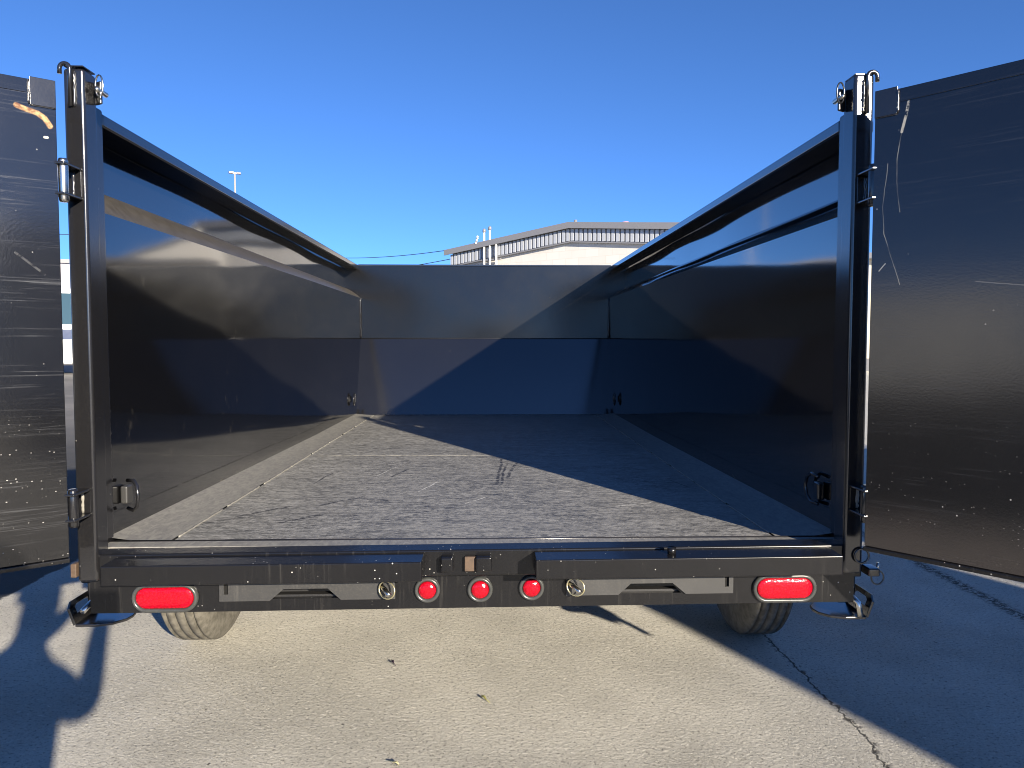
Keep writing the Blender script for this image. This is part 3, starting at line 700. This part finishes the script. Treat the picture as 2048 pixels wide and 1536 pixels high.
# second, longer building to the right (cream walls, pale blue doors)
M['cream'] = simple('cream_wall_paint', (.66, .58, .45), .7, 0, .06, 2)
M['blue'] = simple('pale_blue_panel', (.36, .58, .72), .5, 0, .05, 2)
M['greyw'] = simple('lilac_grey_cladding', (.38, .36, .40), .6, 0, .05, 2)
M['glass'] = simple('dark_window_glass', (.03, .06, .07), .05, 0, .2, 1, 1.6)
M['navy'] = simple('navy_stripe_paint', (.006, .025, .09), .3, 0, .05, 2)
M['lamp'] = simple('galvanised_pole', (.5, .49, .47), .5, .4, .1)
c = at(1735, 690, 34); 
SB = empty('storage_building', (c.x, c.y, 0), label='long cream building with pale blue wall panels, glimpsed beside the right rear post', cat='building')
SB.rotation_euler.z = math.radians(-27)
w = MB(); w.box(-9, 14, 0, 12, 0, 4.9); w.build('wall', M['cream'], SB)
MB().box(-9.3, 14.3, -.5, 12.3, 4.9, 5.15).build('roof', M['trim'], SB)
for i in range(5): MB().box(-8.2+i*4.5, -4.6+i*4.5, -.06, -.003, 1.5, 3.75).build('blue_panel', M['blue'], SB)
MB().box(-9, 14, -.05, -.003, 0, .55).build('plinth', M['trim'], SB)

# things seen through the gap at the left hinge
c = at(137, 690, 62); GB = empty('grey_building', (c.x, c.y, 0), label='lilac grey industrial building far off beyond the white coach', cat='building')
GB.rotation_euler.z = math.radians(20)
MB().box(-14, 14, 0, 14, 0, 7.6).build('wall', M['greyw'], GB); MB().box(-14.2, 14.2, -.2, 14.2, 7.6, 7.9).build('roof', M['trim'], GB)
c = at(137, 690, 30)
BS = empty('parked_coach', (c.x, c.y, 0), label='white coach with blue waist stripe seen in the slit beside the left door', cat='coach')
BS.rotation_euler.z = math.radians(24)
MB().box(-6, 5, 0, 2.5, .38, 3.4, .12, 3).build('body', M['white'], BS)
for i in range(6): MB().box(-5.6+i*1.75, -4.05+i*1.75, -.012, -.002, 1.95, 3.15, .004).build('window', M['glass'], BS)
MB().box(-5.9, 4.9, -.014, -.003, 1.36, 1.75).build('stripe', M['navy'], BS)
for x in (-4, 3):
    for yy in (.25, 2.25): MB().lathe([(.2, -.14), (.42, -.15), (.5, -.12), (.5, .12), (.42, .15), (.2, .14)], (x, yy, .5), 'Y', 28).build('wheel', M['rubber'], BS)

# parking lot lamp over the left wall
top = at(469.5, 346.5, 42)
LP = empty('street_lamp', (top.x, top.y, 0), label='tall pale parking lot lamp post with two flat heads rising over the left wall', cat='lamp post')
LP.rotation_euler.z = math.radians(28)
MB().lathe([(.1, 0), (.045, top.z)], (0, 0, 0), 'Z', 12).build('pole', M['lamp'], LP)
MB().box(-.2, .2, -.02, .02, top.z-.02, top.z+.04).build('arm', M['lamp'], LP)
for s in (-1, 1):
    h = MB(); h.prism([(s*.08, -.12), (s*.3, -.1), (s*.33, 0), (s*.3, .1), (s*.08, .12)][::s], .09, Matrix.Translation((0, 0, top.z-.03))); h.build('lamp_head', M['trim'], LP)

# overhead wires
M['wire'] = simple('black_cable', (.03, .03, .032), .5, 0, .1)
def wire(a, b, sag, label, r=.022):
    a, b = Vector(a), Vector(b); o = MB()
    o.tube([a.lerp(b, t/40)-Vector((0, 0, sag*4*(t/40)*(1-t/40))) for t in range(41)], r, 6)
    tag(o.build('overhead_wire', M['wire']), label, 'wire', 'overhead wires behind the trailer')
wire(at(975, 487, 43), at(640, 514, 62), .35, 'upper black service cable running to the warehouse masts')
wire(at(906, 517, 46), at(640, 546, 60), .25, 'lower black cable running to the left corner of the warehouse')
wire(at(300, 470, 48), at(-200, 458, 48), .1, 'thin cable crossing the sky in the slit beside the left door')

# ---------------------------------------------------------------- leaf litter on the slab
def leaf(x, y, L, W, ang, col, label):
    k = MB(); n = 10; pts = []
    for i in range(n+1):
        t = i/n; hw = W*math.sin(math.pi*t)**.7/2
        pts.append((t*L-L/2, hw, .004+.008*math.sin(t*3)))
    vs = [(a, b, c) for a, b, c in pts]+[(a, 0, c-.003) for a, b, c in pts]+[(a, -b, c+.002) for a, b, c in pts]
    fs = [[j*(n+1)+i, j*(n+1)+i+1, (j+1)*(n+1)+i+1, (j+1)*(n+1)+i] for j in range(2) for i in range(n)]
    k._add(vs, fs, 0, True); k.tube([(-L/2-.02, 0, .004), (-L/2, 0, .008), (L/2, 0, .012)], .0012, 6)
    o = k.build('fallen_leaf', simple('leaf_'+label.split()[0], col, .6, 0, .3, 90)); o.location = (x, y, .001); o.rotation_euler.z = ang
    tag(o, label, 'leaf', 'fallen leaves on the concrete')
leaf(-.335, .654, .024, .01, 2.1, (.025, .012, .03), 'dark curled leaf on the sunlit concrete, farthest of the leaves')
leaf(.016, .347, .03, .009, 2.2, (.3, .29, .08), 'yellow green leaf on the sunlit concrete below the round lights')
leaf(-.235, -.06, .028, .011, -.7, (.45, .42, .25), 'pale straw leaf at the near edge of the concrete')

# ---------------------------------------------------------------- photographer (casts the shadow at lower left)
def skin_body():
    V = []; E_ = []; R = []
    def v(p, r, frm=None):
        V.append(p); R.append(r if isinstance(r, tuple) else (r, r))
        if frm is not None: E_.append((frm, len(V)-1))
        return len(V)-1
    ox, oy = -.058, -2.62
    pel = v((ox, oy-.06, .76), (.15, .12)); wa = v((ox, oy-.03, .88), (.15, .11), pel); ch = v((ox, oy+.01, 1.02), (.16, .11), wa)
    ns = v((ox, oy+.03, 1.13), (.09, .08), ch); nk = v((ox, oy+.05, 1.19), .055, ns)
    h1 = v((ox, oy+.075, 1.25), (.07, .085), nk); h2 = v((ox, oy+.08, 1.33), (.08, .1), h1); v((ox, oy+.07, 1.4), (.06, .075), h2)
    v((ox, oy+.175, 1.3), .012, h1)
    for s in (-1, 1):
        hp = v((ox+s*.1, oy-.06, .7), .1, pel); kn = v((ox+s*.13, oy+.18, .44), .065, hp); an = v((ox+s*.14, oy-.04, .09), .045, kn)
        hl = v((ox+s*.15, oy-.03, .04), .045, an); v((ox+s*.17, oy+.16, .035), (.04, .03), hl)
    for s, el, wr, tip in ((1, (.1, -2.42, .94), (.108, -2.34, 1.13), (.11, -2.29, 1.2)), (-1, (-.4, -2.45, .93), (-.1, -2.34, 1.14), (-.045, -2.29, 1.2))):
        sh_ = (ox+s*.15, oy+.03, 1.03); sh = v(sh_, .075, ch); md = v(tuple((Vector(sh_)+Vector(el))/2+Vector((0, 0, -.02))), .062, sh); e = v(el, .048, md); w_ = v(wr, .04, e); pa = v(tip, (.034, .018), w_)
        tv = Vector(tip); dirx = -1 if s > 0 else 1
        for i, (dz, L) in enumerate(((.03, .065), (.012, .075), (-.006, .07), (-.022, .055))):
            a = v(tuple(tv+Vector((0, .02, dz))), .009, pa); b = v(tuple(tv+Vector((dirx*L*.45, .024, dz))), .008, a); v(tuple(tv+Vector((dirx*L*.75, .016, dz))), .007, b)
        a = v(tuple(tv+Vector((dirx*.02, -.02, .03))), .01, pa); v(tuple(tv+Vector((dirx*.05, -.02, .035))), .008, a)
    me = bpy.data.meshes.new('person'); me.from_pydata(V, E_, []); me.update()
    o = bpy.data.objects.new('person', me); COL.objects.link(o)
    sk = o.modifiers.new('skin', 'SKIN'); sk.use_smooth_shade = True
    for i, sv in enumerate(me.skin_vertices[0].data):
        sv.radius = R[i]; sv.use_root = (i == 0)
    ss = o.modifiers.new('sub', 'SUBSURF'); ss.levels = 2; ss.render_levels = 2
    k = NT('dark_jacket_jeans'); X, Y, Z = k.sep(); n = k.noise(60, 4)
    c = k.mix(k.ramp(Z, .76, .77), (.03, .045, .08), k.mix(n, (.03, .03, .033), (.05, .05, .05)))
    c = k.mix(k.ramp(Z, 1.17, 1.18), c, (.42, .26, .19)); k.set(Base_Color=c, Roughness=.8)
    me.materials.append(k.m)
    tag(o, 'person in dark jacket and jeans crouching with a phone behind the camera', 'person')
    hr = MB(); hr.lathe([(.002, .105), (.05, .095), (.085, .06), (.097, .01), (.095, -.03)], (ox, oy+.06, 1.375), 'Z', 24); hr.build('hair', simple('brown_hair', (.04, .025, .015), .6, 0, .3), o)
    ph = MB(); ph.box(-.04, .115, -2.258, -2.249, 1.185, 1.262, .004, 3)
    tag(ph.build('phone', M['glass']), 'dark phone held in both hands of the standing person', 'phone')
skin_body()

# ---------------------------------------------------------------- stand-in truck, unseen: added and shaped to cast the shade on the slab
hs = Vector((TOSUN.x, TOSUN.y, 0)).normalized(); e = Vector((-hs.y, hs.x, 0))       # e: across the sun
org = e*1.21+hs*7.5
TR = empty('shade_truck', org, label='white box truck added out of view behind the trailer to cast shade on the slab', cat='truck')
TR.rotation_euler.z = math.atan2(e.y, e.x)                      # local +x = along e, nose at x = 0; local -y = toward the sun
w = MB(); w.prism([(-.06, .45), (1.9, .45), (1.9, 2.75), (.08, 2.75), (-.05, 2.05)], -2.0, XZ(-2.1)); w.build('cab', M['white'], TR, bevel=.03)
MB().prism([(1.95, .95), (7.2, .95), (7.2, 3.42), (1.95, 3.42)], -2.3, XZ(-2.3)).build('box_body', M['white'], TR, bevel=.02)
MB().box(-.05, 1.9, -2.0, -.1, .3, .44).build('front_bumper', M['trim'], TR); MB().box(1.9, 7.1, -1.8, -.3, .6, .94).build('chassis', M['dark'], TR)
for x in (.95, 5.6):
    for y in (-.3, -1.8): MB().lathe([(.2, -.12), (.36, -.13), (.42, -.1), (.42, .1), (.36, .13), (.2, .12)], (x, y, .42), 'Y', 28).build('wheel', M['rubber'], TR)

# ---------------------------------------------------------------- unseen white van added on the left to give the right door its glint
VN = empty('reflection_van', (-11.5, -4.2, 0), label='white van added out of view to the left, for its reflection in the right door', cat='van')
VN.rotation_euler.z = math.radians(90)
MB().prism([(-2.5, .4), (2.6, .4), (2.65, 1.0), (1.9, 1.25), (1.35, 2.15), (-2.45, 2.25)], -1.9, XZ(-.95)).build('body', M['white'], VN, bevel=.05)
MB().prism([(1.0, 1.3), (1.7, 1.3), (1.3, 1.95), (1.0, 1.95)], -1.92, XZ(-.96)).build('cab_window', M['glass'], VN)
for x in (-1.6, 1.7):
    for y in (-.85, .85): MB().lathe([(.2, -.1), (.3, -.11), (.35, -.08), (.35, .08), (.3, .11), (.2, .1)], (x, y, .35), 'Y', 28).build('wheel', M['rubber'], VN)
